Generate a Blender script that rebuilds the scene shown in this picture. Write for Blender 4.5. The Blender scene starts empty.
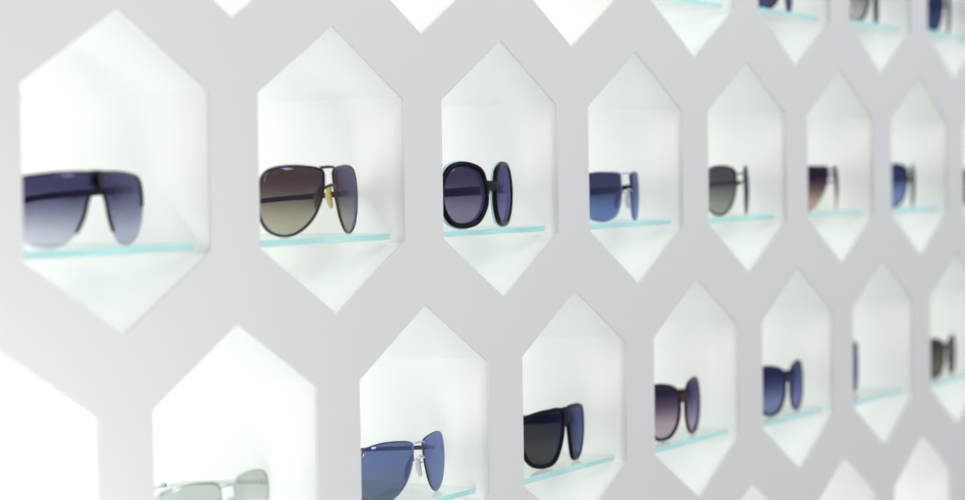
import bpy, bmesh, math, random
from mathutils import Vector, Matrix
from mathutils.geometry import tessellate_polygon
random.seed(4)
sc = bpy.context.scene
C = sc.collection
S = 0.235                      # metres between neighbouring niches in a row
RP, HS, HA, HW = 0.8672*S, 0.2235*S, 0.4351*S, 0.3858*S   # row pitch, half side, half height, half width
Z0 = 1.45                      # height of the middle row
PT = 0.002                     # panel thickness
ND = 0.172                     # niche depth

# ------------------------------------------------------------------ materials
def nodes(name):
    m = bpy.data.materials.new(name); m.use_nodes = True
    nt = m.node_tree; nt.nodes.clear()
    out = nt.nodes.new('ShaderNodeOutputMaterial')
    return m, nt, out
def principled(name, col, rough=.5, metal=0, coat=0, bump=0, bscale=400, spec=.5):
    m, nt, out = nodes(name)
    b = nt.nodes.new('ShaderNodeBsdfPrincipled')
    b.inputs['Base Color'].default_value = (*col, 1)
    b.inputs['Roughness'].default_value = rough
    b.inputs['Metallic'].default_value = metal
    b.inputs['Coat Weight'].default_value = coat
    b.inputs['Specular IOR Level'].default_value = spec
    if bump:
        n = nt.nodes.new('ShaderNodeTexNoise'); n.inputs['Scale'].default_value = bscale
        u = nt.nodes.new('ShaderNodeBump'); u.inputs['Strength'].default_value = bump; u.inputs['Distance'].default_value = .0005
        nt.links.new(n.outputs['Fac'], u.inputs['Height']); nt.links.new(u.outputs[0], b.inputs['Normal'])
    nt.links.new(b.outputs[0], out.inputs[0])
    return m
def emission(name, col, s):
    m, nt, out = nodes(name)
    e = nt.nodes.new('ShaderNodeEmission'); e.inputs[0].default_value = (*col, 1); e.inputs[1].default_value = s
    nt.links.new(e.outputs[0], out.inputs[0]); return m
def lens_mat(name, top, bot, coat, zt, zb, c0=.06, c1=.6, power=3.0):
    """tinted see-through lens; the tint fades from top (height zt) to bottom (zb); thin mirror coating"""
    m, nt, out = nodes(name); L = nt.links.new
    tc = nt.nodes.new('ShaderNodeTexCoord'); sp = nt.nodes.new('ShaderNodeSeparateXYZ')
    L(tc.outputs['Object'], sp.inputs[0])
    mr = nt.nodes.new('ShaderNodeMapRange'); mr.interpolation_type = 'SMOOTHSTEP'
    mr.inputs['From Min'].default_value = zb; mr.inputs['From Max'].default_value = zt
    L(sp.outputs['Z'], mr.inputs['Value'])
    mx = nt.nodes.new('ShaderNodeMix'); mx.data_type = 'RGBA'
    q = lambda c: (*[max(0, v)**.5 for v in c], 1)      # light crosses two faces of the lens
    mx.inputs['A'].default_value = q(bot); mx.inputs['B'].default_value = q(top)
    L(mr.outputs[0], mx.inputs['Factor'])
    tr = nt.nodes.new('ShaderNodeBsdfTransparent'); L(mx.outputs['Result'], tr.inputs[0])
    gl = nt.nodes.new('ShaderNodeBsdfGlossy'); gl.inputs['Color'].default_value = (*coat, 1); gl.inputs['Roughness'].default_value = .04
    lw = nt.nodes.new('ShaderNodeLayerWeight'); lw.inputs['Blend'].default_value = .5
    pw = nt.nodes.new('ShaderNodeMath'); pw.operation = 'POWER'; pw.inputs[1].default_value = power
    L(lw.outputs['Facing'], pw.inputs[0])
    mm = nt.nodes.new('ShaderNodeMapRange'); mm.inputs['To Min'].default_value = c0; mm.inputs['To Max'].default_value = c1
    L(pw.outputs[0], mm.inputs['Value'])
    ms = nt.nodes.new('ShaderNodeMixShader'); L(mm.outputs[0], ms.inputs[0]); L(tr.outputs[0], ms.inputs[1]); L(gl.outputs[0], ms.inputs[2])
    L(ms.outputs[0], out.inputs[0])
    return m
def thin_glass(name, tint, c0=.03, c1=.5):
    m, nt, out = nodes(name); L = nt.links.new
    tr = nt.nodes.new('ShaderNodeBsdfTransparent'); tr.inputs[0].default_value = (*tint, 1)
    gl = nt.nodes.new('ShaderNodeBsdfGlossy'); gl.inputs['Roughness'].default_value = .02
    lw = nt.nodes.new('ShaderNodeLayerWeight'); lw.inputs['Blend'].default_value = .5
    pw = nt.nodes.new('ShaderNodeMath'); pw.operation = 'POWER'; pw.inputs[1].default_value = 4
    L(lw.outputs['Facing'], pw.inputs[0])
    mm = nt.nodes.new('ShaderNodeMapRange'); mm.inputs['To Min'].default_value = c0; mm.inputs['To Max'].default_value = c1
    L(pw.outputs[0], mm.inputs['Value'])
    ms = nt.nodes.new('ShaderNodeMixShader'); L(mm.outputs[0], ms.inputs[0]); L(tr.outputs[0], ms.inputs[1]); L(gl.outputs[0], ms.inputs[2])
    L(ms.outputs[0], out.inputs[0]); return m
M_PANEL = principled('satin_white_lacquer', (.70, .71, .71), .55, bump=.05, spec=.3)
M_NICHE = principled('white_acrylic', (.90, .915, .90), .45, bump=.03, spec=.3)
M_BACK = emission('backlit_opal_acrylic', (1, 1, .975), BACK_E := 1.8)
M_FLOOR = principled('pale_terrazzo', (.62, .62, .61), .4, bump=.1, bscale=60)
M_GLASS = thin_glass('clear_glass', (.975, .993, .99))
def edge_mat():
    m, nt, out = nodes('glass_cut_edge'); L = nt.links.new
    d = nt.nodes.new('ShaderNodeBsdfDiffuse'); d.inputs[0].default_value = (.44, .82, .82, 1)
    t = nt.nodes.new('ShaderNodeBsdfTranslucent'); t.inputs[0].default_value = (.55, .93, .93, 1)
    g = nt.nodes.new('ShaderNodeBsdfGlossy'); g.inputs['Roughness'].default_value = .15
    a = nt.nodes.new('ShaderNodeMixShader'); a.inputs[0].default_value = .5
    b = nt.nodes.new('ShaderNodeMixShader'); b.inputs[0].default_value = .1
    L(d.outputs[0], a.inputs[1]); L(t.outputs[0], a.inputs[2]); L(a.outputs[0], b.inputs[1]); L(g.outputs[0], b.inputs[2]); L(b.outputs[0], out.inputs[0])
    return m
M_EDGE = edge_mat()
BLACK = principled('black_acetate', (.006, .004, .006), .3, spec=.08)
NAVY = principled('navy_acetate', (.005, .006, .025), .3, spec=.08)
TORT = principled('brown_black_acetate', (.030, .010, .006), .3, spec=.08)
MATTB = principled('matt_black_nylon', (.005, .005, .009), .45, spec=.08)
GUN = principled('gunmetal', (.06, .05, .055), .3, metal=.8)
BRONZE = principled('dark_bronze_metal', (.045, .028, .022), .3, metal=.6)
SILVER = principled('silver_metal', (.62, .63, .66), .22, metal=1)
PALESIL = principled('pale_silver_metal', (.62, .66, .64), .3, metal=.8)
YPAD = principled('yellowed_silicone', (.62, .52, .16), .35)
CPAD = principled('clear_silicone', (.62, .66, .66), .3)
ICE = principled('pale_blue_acetate', (.42, .60, .72), .2, coat=.3)
OLIVE = principled('olive_horn_acetate', (.05, .048, .03), .25, coat=.2)

# ------------------------------------------------------------------ helpers
def link(name, bm, mats, parent=None, smooth=True):
    bmesh.ops.recalc_face_normals(bm, faces=bm.faces)
    me = bpy.data.meshes.new(name); bm.to_mesh(me); bm.free()
    for m in (mats if isinstance(mats, (list, tuple)) else [mats]): me.materials.append(m)
    if smooth:
        for p in me.polygons: p.use_smooth = True
    o = bpy.data.objects.new(name, me); C.objects.link(o)
    if parent: o.parent = parent
    return o
def tag(o, label=None, cat=None, group=None, kind=None):
    if label: o['label'] = label
    if cat: o['category'] = cat
    if group: o['group'] = group
    if kind: o['kind'] = kind
def empty(name, loc):
    o = bpy.data.objects.new(name, None); o.empty_display_size = .02; o.location = loc; C.objects.link(o); return o
def catmull(pts, n, closed=True):
    out = []; N = len(pts); segs = N if closed else N-1
    for i in range(segs):
        g = (lambda j: pts[j % N]) if closed else (lambda j: pts[min(max(j, 0), N-1)])
        p0, p1, p2, p3 = g(i-1), g(i), g(i+1), g(i+2)
        for k in range(n):
            t = k/n
            out.append(tuple(.5*((2*b)+(-a+c)*t+(2*a-5*b+4*c-d)*t*t+(-a+3*b-3*c+d)*t**3) for a, b, c, d in zip(p0, p1, p2, p3)))
    if not closed: out.append(tuple(pts[-1]))
    return out
def sweep(bm, path, wid, hei, side, closed=False, ns=10, mat=0):
    """tube of rounded-rectangular section along path; side(i, tangent) gives the direction of the width"""
    N = len(path); P = [Vector(p) for p in path]; rings = []
    for i in range(N):
        a = P[(i-1) % N] if closed or i > 0 else P[i]; b = P[(i+1) % N] if closed or i < N-1 else P[i]
        t = (b-a).normalized(); s = Vector(side(i, t)); s = (s-t*s.dot(t)).normalized(); u = t.cross(s)
        w = wid[i] if isinstance(wid, list) else wid; h = hei[i] if isinstance(hei, list) else hei
        ring = []
        for k in range(ns):
            an = 2*math.pi*k/ns; c, q = math.cos(an), math.sin(an)
            c = math.copysign(abs(c)**.7, c); q = math.copysign(abs(q)**.7, q)
            ring.append(bm.verts.new(P[i]+s*(c*w/2)+u*(q*h/2)))
        rings.append(ring)
    for i in range(N if closed else N-1):
        r0, r1 = rings[i], rings[(i+1) % N]
        for k in range(ns):
            f = bm.faces.new((r0[k], r0[(k+1) % ns], r1[(k+1) % ns], r1[k])); f.material_index = mat
    if not closed:
        bm.faces.new(rings[0][::-1]); bm.faces.new(rings[-1])
def box(bm, x0, x1, y0, y1, z0, z1):
    v = [bm.verts.new((x, y, z)) for x in (x0, x1) for y in (y0, y1) for z in (z0, z1)]
    for f in ((0, 1, 3, 2), (4, 6, 7, 5), (0, 4, 5, 1), (2, 3, 7, 6), (0, 2, 6, 4), (1, 5, 7, 3)): bm.faces.new([v[i] for i in f])
def hexagon(w, s, a): return [(w, -s), (w, s), (0, a), (-w, s), (-w, -s), (0, -a)]

# ------------------------------------------------------------------ rows of niches: (row, column) -> centre
def centre(r, k):
    return ((k+(.5 if r % 2 else 0))*S, Z0+r*RP)
cells = [(0, k) for k in range(0, 8)]+[(1, k) for k in range(0, 7)]+[(-1, k) for k in range(-1, 7)]+[(-2, k) for k in (4, 5, 6)]

# setting: the wall panel pierced by the niches, and the floor
X0, X1, ZT = -1.0, 2.9, 2.5
loops = [[(X0, 0), (X1, 0), (X1, ZT), (X0, ZT)]]
for c in cells:
    cx, cz = centre(*c)
    loops.append([(cx+x, cz+z) for x, z in hexagon(HW, HS, HA)][::-1])
flat = [p for l in loops for p in l]
bm = bmesh.new()
tris = tessellate_polygon([[Vector((x, z, 0)) for x, z in l] for l in loops])
fv = [bm.verts.new((x, 0, z)) for x, z in flat]; bv = [bm.verts.new((x, PT, z)) for x, z in flat]
for t in tris:
    bm.faces.new([fv[i] for i in t]); bm.faces.new([bv[i] for i in reversed(t)])
o = 0
for l in loops:
    n = len(l)
    for i in range(n):
        j = (i+1) % n; bm.faces.new((fv[o+i], fv[o+j], bv[o+j], bv[o+i]))
    o += n
w = link('wall_front', bm, M_PANEL, smooth=False); tag(w, 'pale grey wall panel with staggered hexagonal cut-outs', 'wall', kind='structure')
bm = bmesh.new(); box(bm, -3.2, 3.6, -3.2, .3, -.05, 0)
w = link('floor', bm, M_FLOOR, smooth=False); tag(w, 'pale shop floor', 'floor', kind='structure')

# ------------------------------------------------------------------ niche and shelf prototypes
def niche_mesh():
    bm = bmesh.new(); T = .003; y0, y1 = PT, ND
    rings = []
    e = .0006
    for (y, g) in ((y0, e), (y0, T), (y1, T), (y1-.004, e)):
        rings.append([bm.verts.new((x, y, z)) for x, z in hexagon(HW+g, HS+g*.577, HA+g*1.155)])
    for a in range(3):
        for i in range(6):
            j = (i+1) % 6; bm.faces.new((rings[a][i], rings[a][j], rings[a+1][j], rings[a+1][i]))
    bm.faces.new(rings[2]);
    bm.faces.new(rings[3]); 
    for i in range(6):
        j = (i+1) % 6
    return bm
def back_mesh():
    bm = bmesh.new(); g = -.0006
    a = [bm.verts.new((x, ND-.008, z)) for x, z in hexagon(HW+g, HS, HA+g)]
    b = [bm.verts.new((x, ND-.0045, z)) for x, z in hexagon(HW+g, HS, HA+g)]
    bm.faces.new(a); bm.faces.new(b[::-1])
    for i in range(6):
        j = (i+1) % 6; bm.faces.new((a[i], a[j], b[j], b[i]))
    return bm
SH0, SH1 = .0004, .0056        # shelf underside and top above the lower shoulder
SY0 = .0115
def shelf_mesh():
    bm = bmesh.new(); x = HW-.0015
    box(bm, -x, x, SY0, ND-.010, SH0, SH1)
    for v in bm.verts:                     # the front edge runs slightly askew to the wall
        if v.co.y < .05: v.co.y = .002 if v.co.x < 0 else .0125
    bmesh.ops.recalc_face_normals(bm, faces=bm.faces)
    for f in bm.faces: f.material_index = 1 if f.normal.y < -.5 else 0
    bmesh.ops.bevel(bm, geom=[e for e in bm.edges], offset=.0005, segments=1, affect='EDGES')
    return bm

# ------------------------------------------------------------------ sunglasses
mm = .001
# outline of one lens, x outward from the lens centre, z up, millimetres
OUT = {
 'drop':     [(-27, 22), (-10, 25), (12, 25), (27, 20), (33.5, 5), (32, -12), (25, -23), (12, -28), (-2, -26), (-16, -16), (-25, -1), (-28.5, 13)],
 'butterfly': [(-15, 20.5), (1, 24.5), (18, 25), (28, 18), (31, 2), (27, -15), (15, -25.5), (-2, -26.5), (-15, -20), (-23, -6), (-23, 10)],
 'slant':    [(-24, 19), (-6, 20), (14, 20), (28, 18), (31, 6), (28, -10), (20, -22), (8, -25), (-5, -17), (-17, -5), (-24, 8)],
 'aviator':  [(-25, 21), (-8, 24.5), (12, 24), (27, 19), (32, 6), (28, -12), (15, -25), (-1, -27.5), (-15, -22), (-24, -8), (-28, 8)],
 'teardrop': [(-24, 19), (-8, 23), (12, 22), (26, 15), (29, 2), (24, -14), (10, -25), (-4, -26), (-17, -18), (-25, -3), (-27, 10)],
 'round':    [(-21, 22), (0, 27.5), (20, 23.5), (30.5, 8), (29.5, -11), (18, -25), (0, -28.5), (-18, -24), (-29, -9), (-28, 9)],
 'rect':     [(-28, 20), (-8, 21.5), (12, 21), (28, 18), (31, 4), (27, -12), (14, -20), (-6, -22.5), (-22, -17), (-29, -4), (-30, 12)],
 'wrap':     [(-27, 24), (-5, 25), (18, 23), (32, 19), (35.5, 6), (31, -12), (18, -24), (-2, -27), (-16, -22), (-25, -6), (-29, 10)],
 'cat':      [(-21, 21), (0, 24.5), (19, 26), (30, 20), (31, 3), (25, -16), (10, -26), (-6, -26), (-21, -17), (-27, 0), (-27, 13)],
 'square':   [(-22, 22), (-2, 24), (20, 25), (30, 19), (31, 0), (26, -16), (12, -25), (-7, -26), (-20, -20), (-26, -4), (-27, 12)],
 'angular':  [(-24, 19), (-6, 19.5), (14, 19.5), (28, 18), (30, 6), (24, -8), (10, -18), (-4, -22), (-17, -18), (-24, -4), (-26, 10)],
 'oval':     [(-22, 16), (-4, 19), (14, 18), (26, 12), (29, 0), (24, -12), (10, -19), (-6, -20), (-20, -14), (-27, 0)],
}
def glasses(name, loc, p):
    """p: shape, gap (between lenses), R (wrap radius), rim (in-plane, depth) or None, mats..."""
    root = empty(name, loc)
    R = p.get('R', 125)*mm
    sc_ = p.get('scale', 1)
    shield = p['shape'] == 'shield'
    if shield:
        raw = [(.4, 24.2), (8, 24.4), (24, 24.5), (44, 23.5), (62, 21), (69, 15), (70.5, 2), (68, -9), (60, -20), (46, -25.5), (32, -24.5), (21, -17), (13.5, -6), (9.5, 5), (5, 12), (.4, 12.6)]
        raw = [(x*sc_, z*sc_*p.get('zs', 1)) for x, z in raw]; ctr = 36
    else:
        base = OUT[p['shape']]; raw = [(x*sc_, z*sc_*p.get('zs', 1)) for x, z in base]
        ctr = p['gap']/2-min(x for x, z in raw)
        raw = [(x+ctr, z) for x, z in raw]
    ol = catmull(raw, 7)
    rim = p.get('rim'); rb = (rim[0]*.5 if rim and not p.get('open') else 0)
    zmin = min(z for x, z in ol)
    z0 = -zmin+rb+.1                       # lowest edge rests on the shelf
    ol = [(x*mm, (z+z0)*mm) for x, z in ol]
    yb = rb*mm*0
    A = math.radians(p.get('face', 8)); R2 = p.get('R2', 400)*mm
    tab = [(0., 0.)]
    for i in range(1, 201):
        th = A*(1-math.exp(-(i-.5)*.0005/.008))+(i-.5)*.0005/R2
        tab.append((tab[-1][0]+.0005*math.cos(th), tab[-1][1]+.0005*math.sin(th)))
    RV = p.get('RV', 260)*mm; zm = z0*mm
    def warp(x, z, d=0.):
        sgx = -1 if x < 0 else 1; x = abs(x); q = min(x/.0005, 199.); i = int(q); f = q-i
        th = A*(1-math.exp(-x/.008))+x/R2
        X = tab[i][0]+(tab[i+1][0]-tab[i][0])*f; Y = tab[i][1]+(tab[i+1][1]-tab[i][1])*f
        return (sgx*(X-d*math.sin(th)), Y+d*math.cos(th)+(z-zm)**2/(2*RV), z)
    zs = [z for x, z in ol]; ztop, zbot = max(zs), min(zs)
    xo = max(x for x, z in ol)
    lm = lens_mat('tinted_lens', p['top'], p['bot'], p['coat'], ztop-.15*(ztop-zbot), zbot+p.get('fade', .1)*(ztop-zbot), p.get('c0', .06), p.get('c1', .6), p.get('cp', 3.))
    cx = sum(x for x, z in ol)/len(ol); cz = sum(z for x, z in ol)/len(ol)
    for sg in (-1, 1):
        bm = bmesh.new(); K = 8; layers = []
        for d in (.0009, .0027):
            rings = []
            for k in range(K):
                f = 1-k/K
                rings.append([bm.verts.new((sg*v[0], v[1], v[2])) for v in (warp(cx+(x-cx)*f, cz+(z-cz)*f, d+.0012*(1-(f*f))*(-1)) for x, z in ol)])
            c = warp(cx, cz, d-.0012); rings.append(bm.verts.new((sg*c[0], c[1], c[2]))); layers.append(rings)
        n = len(ol)
        for rings in layers:
            for k in range(K-1):
                for i in range(n):
                    j = (i+1) % n; bm.faces.new((rings[k][i], rings[k][j], rings[k+1][j], rings[k+1][i]))
            for i in range(n): bm.faces.new((rings[K-1][i], rings[K-1][(i+1) % n], rings[K]))
        for i in range(n):
            j = (i+1) % n; bm.faces.new((layers[0][0][i], layers[0][0][j], layers[1][0][j], layers[1][0][i]))
        link('lens', bm, lm, root)
    # rims, brow and bridge: the frame
    fm = p['frame']
    bm = bmesh.new()
    inpl = lambda sg, pts: [Vector((sg*v[0], v[1], v[2])) for v in (warp(x, z, .0018) for x, z in pts)]
    Y = lambda i, t: (0, 1, 0)
    if rim:
        if shield:
            n = len(ol); i1 = int(.40*n)
            half = [q for q in ol[1:i1]]
            path = inpl(-1, half)[::-1]+inpl(1, half)
            sweep(bm, path, rim[1]*mm, rim[0]*mm, Y, ns=8)
        for sg in (-1, 1):
            if shield: break
            pts = inpl(sg, ol)
            if p.get('open'):              # part of the outline only (fractions of the way round, from the inner top corner)
                a, b = p['open']; n = len(pts); i0, i1 = int(a*n), int(b*n)
                seg = [pts[i % n] for i in range(i0, i1+1)]
                sweep(bm, seg, rim[1]*mm, rim[0]*mm, Y, ns=8)
            else:
                sweep(bm, pts, rim[1]*mm, rim[0]*mm, Y, closed=True, ns=8)
    def arc(x0, z0_, z1, h, d, n=9, drop=0., mat=0, bm_=None, flare=0.):
        pts = []
        for i in range(n):
            t = i/(n-1)*2-1
            v = warp(t*x0, z0_+(z1-z0_)*(1-t*t), .0018); pts.append((v[0], v[1]-drop*(1-t*t), v[2]))
        sweep(bm_ or bm, pts, d, [h*(1+flare*(i/(n-1)*2-1)**2) for i in range(n)], Y, ns=8, mat=mat)
    xin = min(x for x, z in ol)
    bz = p.get('bridge_z', 6)
    zz = (z0+bz)*mm
    if p['bridge'] == 'solid':
        arc(xin+.002, zz, zz+p.get('bridge_up', 2)*mm, p.get('bridge_h', 8)*mm*.9, (rim[1] if rim else 3)*mm, flare=p.get('flare', .8))
        bobj = None
    link('frame', bm, fm, root) if len(bm.verts) else bm.free()
    if p['bridge'] in ('wire', 'double'):
        b2 = bmesh.new()
        xa = min([x for x, z in ol if abs(z-zz) < .004] or [xin])
        arc(xa+.0006, zz, zz+.0025, p.get('wire', 1.8)*mm, 1.8*mm, drop=.002, bm_=b2)
        if p['bridge'] == 'double':
            zt = (z0+p.get('brow_z', 20))*mm
            xt = min([x for x, z in ol if abs(z-zt) < .002 and x < cx] or [xin])
            arc(xt+.001, zt, zt+.0006, p.get('wire', 1.8)*mm, 1.8*mm, drop=.001, bm_=b2)
        link('bridge', b2, p.get('bmat', fm), root)
    if shield:
        b2 = bmesh.new(); arc(.006, zz, zz, 9*mm, 1.6*mm, bm_=b2)
        br = link('bridge', b2, MATTB, root)
        for sg in (-1, 1):                 # dark padding down each side of the nose notch
            b4 = bmesh.new(); n = len(ol); seg = inpl(sg, ol[int(.70*n):])
            sweep(b4, seg, 2.6*mm, 2.0*mm, Y, ns=8); link('nose_pad', b4, MATTB, root)
        b3 = bmesh.new()
        for i in range(1):
            vs = []
            for y in (-.0008, .0006):
                vs.append([b3.verts.new((x*mm, y, zz+z*mm)) for x, z in ((0, 4), (1.6, 3), (1.8, -2), (0, -4), (-1.8, -2), (-1.6, 3))])
            b3.faces.new(vs[0]); b3.faces.new(vs[1][::-1])
            for a in range(6): b3.faces.new((vs[0][a], vs[0][(a+1) % 6], vs[1][(a+1) % 6], vs[1][a]))
        e = link('emblem', b3, GUN, br, smooth=False)
    # inner liner of a contrasting colour behind the front
    if p.get('liner'):
        for sg in (-1, 1):
            b2 = bmesh.new()
            pts = [Vector((sg*v[0], v[1], v[2])) for v in (warp(cx+(x-cx)*1.0, cz+(z-cz)*1.0, -.0018+.001) for x, z in ol)]
            pts = [q+Vector((0, .0050, 0)) for q in pts]
            sweep(b2, pts, 3.2*mm, (rim[0]+.4)*mm, Y, closed=True, ns=8); link('rim_liner', b2, p['liner'], root)
    # nose pads
    if p.get('pads'):
        for sg in (-1, 1):
            b2 = bmesh.new(); pz = zz-.005; px = (p.get('gap', 16)/2+.6)*mm
            pts = [(sg*(px-.0035), .004, pz+.008), (sg*(px-.002), .0065, pz+.003), (sg*(px+.0005), .0075, pz-.003), (sg*(px+.003), .007, pz-.009)]
            pts = catmull(pts, 4, False); n = len(pts)
            sweep(b2, pts, [3.2*mm*(.4+.6*math.sin(math.pi*(i+1)/(n+1))) for i in range(n)], [6.5*mm*(.35+.65*math.sin(math.pi*(i+1)/(n+1))) for i in range(n)], Y, ns=8)
            pad = link('nose_pad', b2, p['pads'], root)
            b3 = bmesh.new(); a = warp(px+.001, 0, .002)
            pts = catmull([(sg*(a[0]+.001), .002, zz-.002), (sg*(px-.001), .0065, zz-.004), (sg*(px+.0002), .0078, pz)], 4, False)
            sweep(b3, pts, .9*mm, .9*mm, Y, ns=6); link('pad_arm', b3, p.get('bmat', fm), pad)
    # temples
    th0, th1, tt = p.get('temple', (6, 4, 2.6))
    hz = (z0+p.get('hinge_z', 12))*mm
    xe = max([x for x, z in ol if abs(z-hz) < .004] or [xo])+(rb+.4)*mm
    a = warp(xe, hz, .0018); TL = p.get('len', 128)*mm
    for sg in (-1, 1):
        kp = [(a[0]-.0015, a[1]+.001, hz), (a[0]+.002, a[1]+.005, hz), (a[0]+.0022, a[1]+.014, hz-.0004)]
        yE = a[1]+TL
        for f, dx, dz in ((.3, .001, -.002), (.55, -.002, -.004), (.72, -.005, -.007)):
            kp.append((a[0]+dx, a[1]+TL*f, hz+dz))
        zend = max(th1*mm*.55, hz-.034)
        kp += [(a[0]-.009, a[1]+TL*.86, hz-.014 if hz-.014 > zend else zend+.004), (a[0]-.012, yE, zend)]
        kp = [(sg*x, min(y, ND-.030), z) for x, y, z in kp]
        pts = catmull(kp, 5, False); n = len(pts)
        hs = [(th0+(th1-th0)*min(1, i/n*1.3))*mm for i in range(n)]
        cut = int(n*.66)
        b2 = bmesh.new(); sweep(b2, pts[:cut+1], tt*mm, hs[:cut+1], lambda i, t: (1, 0, 0), ns=8)
        t = link('temple', b2, p.get('tmat', fm), root)
        b3 = bmesh.new(); sweep(b3, pts[cut:], (tt+.5)*mm, [h+.4*mm for h in hs[cut:]], lambda i, t: (1, 0, 0), ns=8)
        link('temple_tip', b3, p.get('tip', p.get('tmat', fm)), t)
        b4 = bmesh.new(); box(b4, *sorted((sg*(a[0]-.0012), sg*(a[0]+.0008))), a[1]+.0025, a[1]+.0065, hz-.002, hz+.002)
        link('hinge', b4, SILVER, t, smooth=False)
    return root

G = {}
G[(0, 0)] = dict(shape='shield', gap=3, R=165, rim=(2.2, 3.0), open=(0.0, .37), frame=BRONZE, bridge='none', bridge_z=18, top=(.045, .045, .11), bot=(.62, .66, .74), coat=(.38, .38, .66), fade=.05, c0=.05, c1=.5, temple=(5.5, 4, 2.5), hinge_z=12, tmat=MATTB, scale=1.02, zs=0.91,
    name='navy gradient half-rim shield sunglasses with dark brow bar')
G[(0, 1)] = dict(shape='drop', gap=15, R=118, rim=(1.9, 2.2), frame=BRONZE, bridge='double', bridge_z=7, brow_z=22, top=(.06, .035, .026), bot=(.50, .48, .36), coat=(.36, .36, .62), fade=.1, c0=.07, c1=.6, pads=YPAD, temple=(5, 3.5, 1.8), hinge_z=3, tip=TORT, scale=1.05, zs=0.875, face=10, wire=2.2,
    name='large brown gradient aviator sunglasses with yellowed nose pads')
G[(0, 2)] = dict(shape='round', gap=17, R=120, rim=(4.4, 4.2), frame=BLACK, bridge='solid', bridge_z=5, bridge_h=9, bridge_up=1.5, top=(.05, .035, .065), bot=(.24, .21, .30), coat=(.28, .30, .72), fade=.15, c0=.06, c1=.6, liner=ICE, temple=(9, 6, 3), hinge_z=4, scale=0.92, zs=0.95,
    name='thick black round oversized sunglasses with purple lenses')
G[(0, 3)] = dict(shape='rect', gap=22, R=112, rim=(1.1, 1.6), open=(0.0, .36), frame=SILVER, bridge='double', bridge_z=3, brow_z=19.5, wire=1.4, top=(.03, .03, .07), bot=(.16, .25, .52), coat=(.34, .42, .75), c0=0.1, c1=.6, pads=CPAD, temple=(9, 5, 2), hinge_z=6, tmat=BLACK, scale=0.97, zs=1.02, face=11,
    name='blue rectangular rimless sunglasses with thin silver bridge')
G[(0, 4)] = dict(shape='teardrop', gap=24, R=108, rim=(1.8, 2.2), frame=GUN, bridge='double', bridge_z=3, brow_z=14, top=(.09, .075, .06), bot=(.40, .42, .32), coat=(.22, .28, .62), c0=.09, c1=0.3, temple=(4, 3, 1.8), hinge_z=6, scale=0.95, face=12,
    name='grey-green gradient teardrop aviator sunglasses')
G[(0, 5)] = dict(shape='slant', gap=25, R=108, rim=(1.8, 2.6), open=(0.0, .36), frame=BLACK, bridge='double', bridge_z=3, brow_z=17, top=(.03, .014, .014), bot=(.62, .45, .34), coat=(.28, .25, .62), c0=.05, c1=0.3, temple=(5, 4, 2), hinge_z=12, scale=1.04, face=11,
    name='flat-topped sunglasses with brown to amber lenses')
G[(0, 6)] = dict(shape='teardrop', gap=24, R=108, rim=(1.4, 2.2), frame=BLACK, bridge='double', bridge_z=3, brow_z=14, top=(.015, .02, .08), bot=(.22, .32, .58), coat=(.35, .42, .75), c0=.07, c1=0.3, temple=(6, 4, 2), hinge_z=6, tmat=GUN, scale=0.98, face=13, fade=0.25,
    name='small thin-rimmed sunglasses with navy lenses')
G[(0, 7)] = dict(shape='angular', gap=17, R=108, rim=(1.6, 2.2), frame=TORT, bridge='solid', bridge_h=4, bridge_z=9, top=(.05, .03, .02), bot=(.26, .18, .10), coat=(.4, .35, .4), temple=(5, 4, 2),
    name='brown sunglasses cut off by the right picture edge, middle row')
G[(1, 4)] = dict(shape='cat', gap=17, R=120, rim=(2.8, 3), frame=BLACK, bridge='solid', bridge_z=6, bridge_h=6, top=(.03, .03, .06), bot=(.09, .09, .17), coat=(.3, .3, .8), temple=(6, 4, 2.4),
    name='black sunglasses with dark violet lenses, cropped by the top edge')
G[(1, 5)] = dict(shape='aviator', gap=17, R=120, rim=(3.2, 3.4), frame=BLACK, bridge='double', bridge_z=4, brow_z=19, top=(.20, .20, .22), bot=(.62, .62, .60), coat=(.4, .4, .6), temple=(5, 4, 2.4), bmat=BLACK,
    name='black-rimmed sunglasses with pale grey lenses, cropped by the top edge')
G[(1, 6)] = dict(shape='wrap', gap=17, R=115, rim=(1.4, 2.2), frame=GUN, bridge='double', bridge_z=4, brow_z=19, top=(.012, .018, .08), bot=(.05, .08, .2), coat=(.3, .36, .65), temple=(5, 4, 2.4), c1=0.35,
    name='navy sunglasses in the top right corner niche')
G[(-1, 0)] = dict(shape='aviator', gap=17, R=125, rim=(1.8, 1.8), frame=PALESIL, bridge='double', bridge_z=3, brow_z=15, top=(.66, .70, .67), bot=(.86, .88, .86), coat=(.6, .65, .6), c0=.1, c1=.5, pads=CPAD, temple=(3.5, 3, 1.5), hinge_z=8, scale=1.08, zs=0.76, R2=700,
    name='pale silver aviator sunglasses with nearly clear grey lenses')
G[(-1, 1)] = dict(shape='drop', gap=17, R=112, rim=(1.2, 1.6), frame=GUN, bridge='double', bridge_z=5, brow_z=18, wire=1.5, bmat=SILVER, top=(.15, .20, .38), bot=(.17, .22, .25), coat=(.36, .43, .80), c0=.16, c1=.7, cp=3.0, pads=CPAD, temple=(4, 3, 1.8), hinge_z=6, scale=1.02, zs=0.84,
    name='blue mirrored aviator sunglasses with silver double bridge')
G[(-1, 2)] = dict(shape='wrap', gap=11, R=110, rim=(4.0, 3.6), frame=MATTB, bridge='solid', bridge_z=15, bridge_h=19, bridge_up=0, flare=0, top=(.035, .036, .030), bot=(.085, .085, .06), coat=(.28, .34, .85), c0=0.03, c1=.7, temple=(11, 6, 3), hinge_z=7, scale=0.92, zs=0.95, cp=4.0,
    name='chunky black wraparound sunglasses with dark green lenses')
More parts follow.
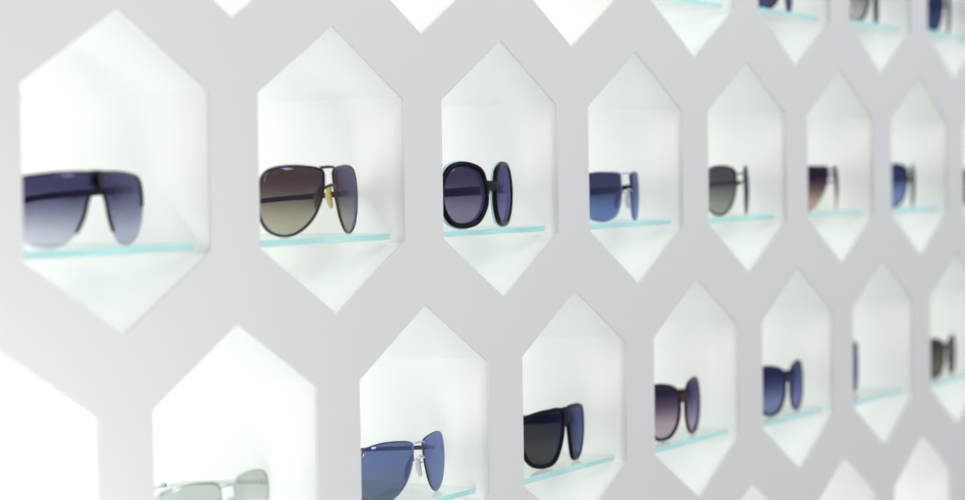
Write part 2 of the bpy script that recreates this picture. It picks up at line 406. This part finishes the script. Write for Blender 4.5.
G[(-1, 3)] = dict(shape='butterfly', gap=16, R=118, rim=(3.2, 3.2), frame=TORT, bridge='solid', bridge_z=8, bridge_h=8, bridge_up=1, top=(.03, .016, .03), bot=(.66, .54, .56), coat=(.3, .3, .66), c0=.05, c1=.6, temple=(8, 5, 2.8), hinge_z=9, zs=0.96, face=5, rz=3,
    name='dark brown oversized sunglasses with plum to pink gradient lenses')
G[(-1, 4)] = dict(shape='butterfly', gap=16, R=118, rim=(3.0, 3.2), frame=NAVY, bridge='solid', bridge_z=8, bridge_h=7, bridge_up=1, top=(.015, .018, .06), bot=(.30, .34, .56), coat=(.3, .34, .75), c0=.05, c1=.6, temple=(8, 5, 2.8), hinge_z=9, zs=0.93, face=4, rz=2,
    name='navy squared sunglasses with blue gradient lenses')
G[(-1, 5)] = dict(shape='butterfly', gap=16, R=118, rim=(3.0, 3.2), frame=BLACK, bridge='solid', bridge_z=8, bridge_h=7, top=(.015, .012, .03), bot=(.08, .07, .14), coat=(.3, .3, .7), temple=(7, 5, 2.8), hinge_z=8, dy=.022, len=105, face=8, rz=4.5,
    name='black sunglasses of which only one lens edge shows')
G[(-1, 6)] = dict(shape='butterfly', gap=16, R=118, rim=(3.0, 3.0), frame=OLIVE, bridge='solid', bridge_z=7, bridge_h=6, top=(.06, .055, .035), bot=(.20, .19, .12), coat=(.35, .35, .4), temple=(7, 5, 2.8), hinge_z=8, scale=.92, zs=0.95, face=4, rz=2,
    name='olive brown sunglasses in the lower row at the right edge')
DX = {(0, 0): -4, (0, 1): 16, (0, 2): 8, (0, 3): 10, (0, 4): 18, (0, 5): 13, (0, 6): 14, (0, 7): 8, (1, 4): 7, (1, 5): 15, (1, 6): 15,
      (-1, 0): 7, (-1, 1): 12, (-1, 2): 9, (-1, 3): -1, (-1, 4): 7, (-1, 5): -3, (-1, 6): 6}
YB = .014

nm, sm = None, None
ROWN = {1: 'top', 0: 'middle', -1: 'lower', -2: 'bottom'}
order = {}
for r in (1, 0, -1, -2):
    for n, c in enumerate(sorted(k for (rr, k) in cells if rr == r)): order[(r, c)] = n
ORD = ['leftmost', 'second', 'third', 'fourth', 'fifth', 'sixth', 'seventh', 'eighth', 'ninth']
EMPTYNAME = {}
for c in cells:
    r, k = c; cx, cz = centre(r, k)
    if c in G:
        what = G[c]['name']
        nlab = 'white hexagonal niche holding the '+what
    else:
        i = order[c]; pos = ORD[i]+(' from the left' if i else '')
        nlab = {1: f'white hexagonal niche with only its lower point showing, {pos} in the top row',
                -1: 'white hexagonal niche corner showing at the left edge, lower row',
                -2: f'white hexagonal niche peak along the bottom edge, {pos} in the bottom row',
                0: f'white hexagonal niche, {pos} in the middle row'}[r]
    if nm is None:
        n = link('display_niche', niche_mesh(), M_NICHE, smooth=False); nm = n
        b = link('light_panel', back_mesh(), M_BACK, n, smooth=False); nb = b
    else:
        n = nm.copy(); C.objects.link(n); b = nb.copy(); C.objects.link(b); b.parent = n
    n.location = (cx, 0, cz)
    tag(n, ' '.join(nlab.split()[:16]), 'niche', 'hexagonal display niches in the wall')
    zs = cz-HS
    if r == -2 or (r == 1 and k < 3) or c == (-1, -1): continue
    if sm is None: s = link('glass_shelf', shelf_mesh(), [M_GLASS, M_EDGE], smooth=False); sm = s
    else: s = sm.copy(); C.objects.link(s)
    s.location = (cx, 0, zs)
    lab = ('clear glass shelf under the '+G[c]['name']) if c in G else 'clear glass shelf end grazing the top edge, with no glasses visible above'
    tag(s, ' '.join(lab.split()[:16]), 'shelf', 'glass shelves in the niches')
    if c in G:
        p = G[c]
        g = glasses('sunglasses', (cx+DX[c]*mm, YB+p.get('dy', 0), zs+SH1), p); g.rotation_euler.z = math.radians(p.get('rz', 4.5))
        tag(g, p['name']+' on a glass shelf', 'sunglasses', 'sunglasses on display')

# ------------------------------------------------------------------ light
wd = bpy.data.worlds.new('World'); sc.world = wd; wd.use_nodes = True
bg = wd.node_tree.nodes['Background']; bg.inputs[0].default_value = (.97, .97, 1, 1); bg.inputs[1].default_value = .62
def area(name, loc, target, size, power, col=(1, 1, 1), sy=None):
    l = bpy.data.lights.new(name, 'AREA'); l.energy = power; l.color = col; l.size = size
    if sy: l.shape = 'RECTANGLE'; l.size_y = sy
    o = bpy.data.objects.new(name, l); C.objects.link(o); o.location = loc
    o.rotation_euler = (Vector(target)-Vector(loc)).to_track_quat('-Z', 'Y').to_euler(); return o
area('ceiling_lamp', (-.2, -1.6, 2.9), (0, 0, 1.4), .25, 16, (.99, 1, .90), 1.4)
area('ceiling_lamp', (1.6, -1.6, 2.9), (1.6, 0, 1.4), .25, 14, (.86, .91, 1), 1.4)
area('lower_left_fill', (-.34, -.26, 1.05), (-.12, 0, 1.08), .25, 1.6, (1, 1, .98))  # unseen fill light, added to whiten the lower left of the wall

# ------------------------------------------------------------------ camera
F, YAW, PIT, ROL, CX, CD, CZ = 2350., 1.03169, -.02969, -.01497, -4.85798*S, 4.01793*S, Z0-.03678*S
f = Vector((math.sin(YAW)*math.cos(PIT), math.cos(YAW)*math.cos(PIT), math.sin(PIT)))
rt = Vector((math.cos(YAW), -math.sin(YAW), 0)); up = rt.cross(f)
r2 = rt*math.cos(ROL)+up*math.sin(ROL); u2 = -rt*math.sin(ROL)+up*math.cos(ROL)
cam = bpy.data.cameras.new('camera'); co = bpy.data.objects.new('camera', cam); C.objects.link(co); sc.camera = co
mt = Matrix((r2, u2, -f)).transposed().to_4x4(); mt.translation = Vector((CX, -CD, CZ)); co.matrix_world = mt
cam.sensor_width = 36; cam.lens = F/965*36; cam.clip_start = .05
foc = Vector((1.75*S, .01, Z0-.25*RP))
cam.dof.use_dof = True; cam.dof.focus_distance = (foc-Vector((CX, -CD, CZ))).dot(f); cam.dof.aperture_fstop = 4.8

sc.view_settings.view_transform = 'Standard'; sc.view_settings.look = 'None'
sc.view_settings.exposure = 0; sc.view_settings.gamma = 1; sc.view_settings.use_curve_mapping = False
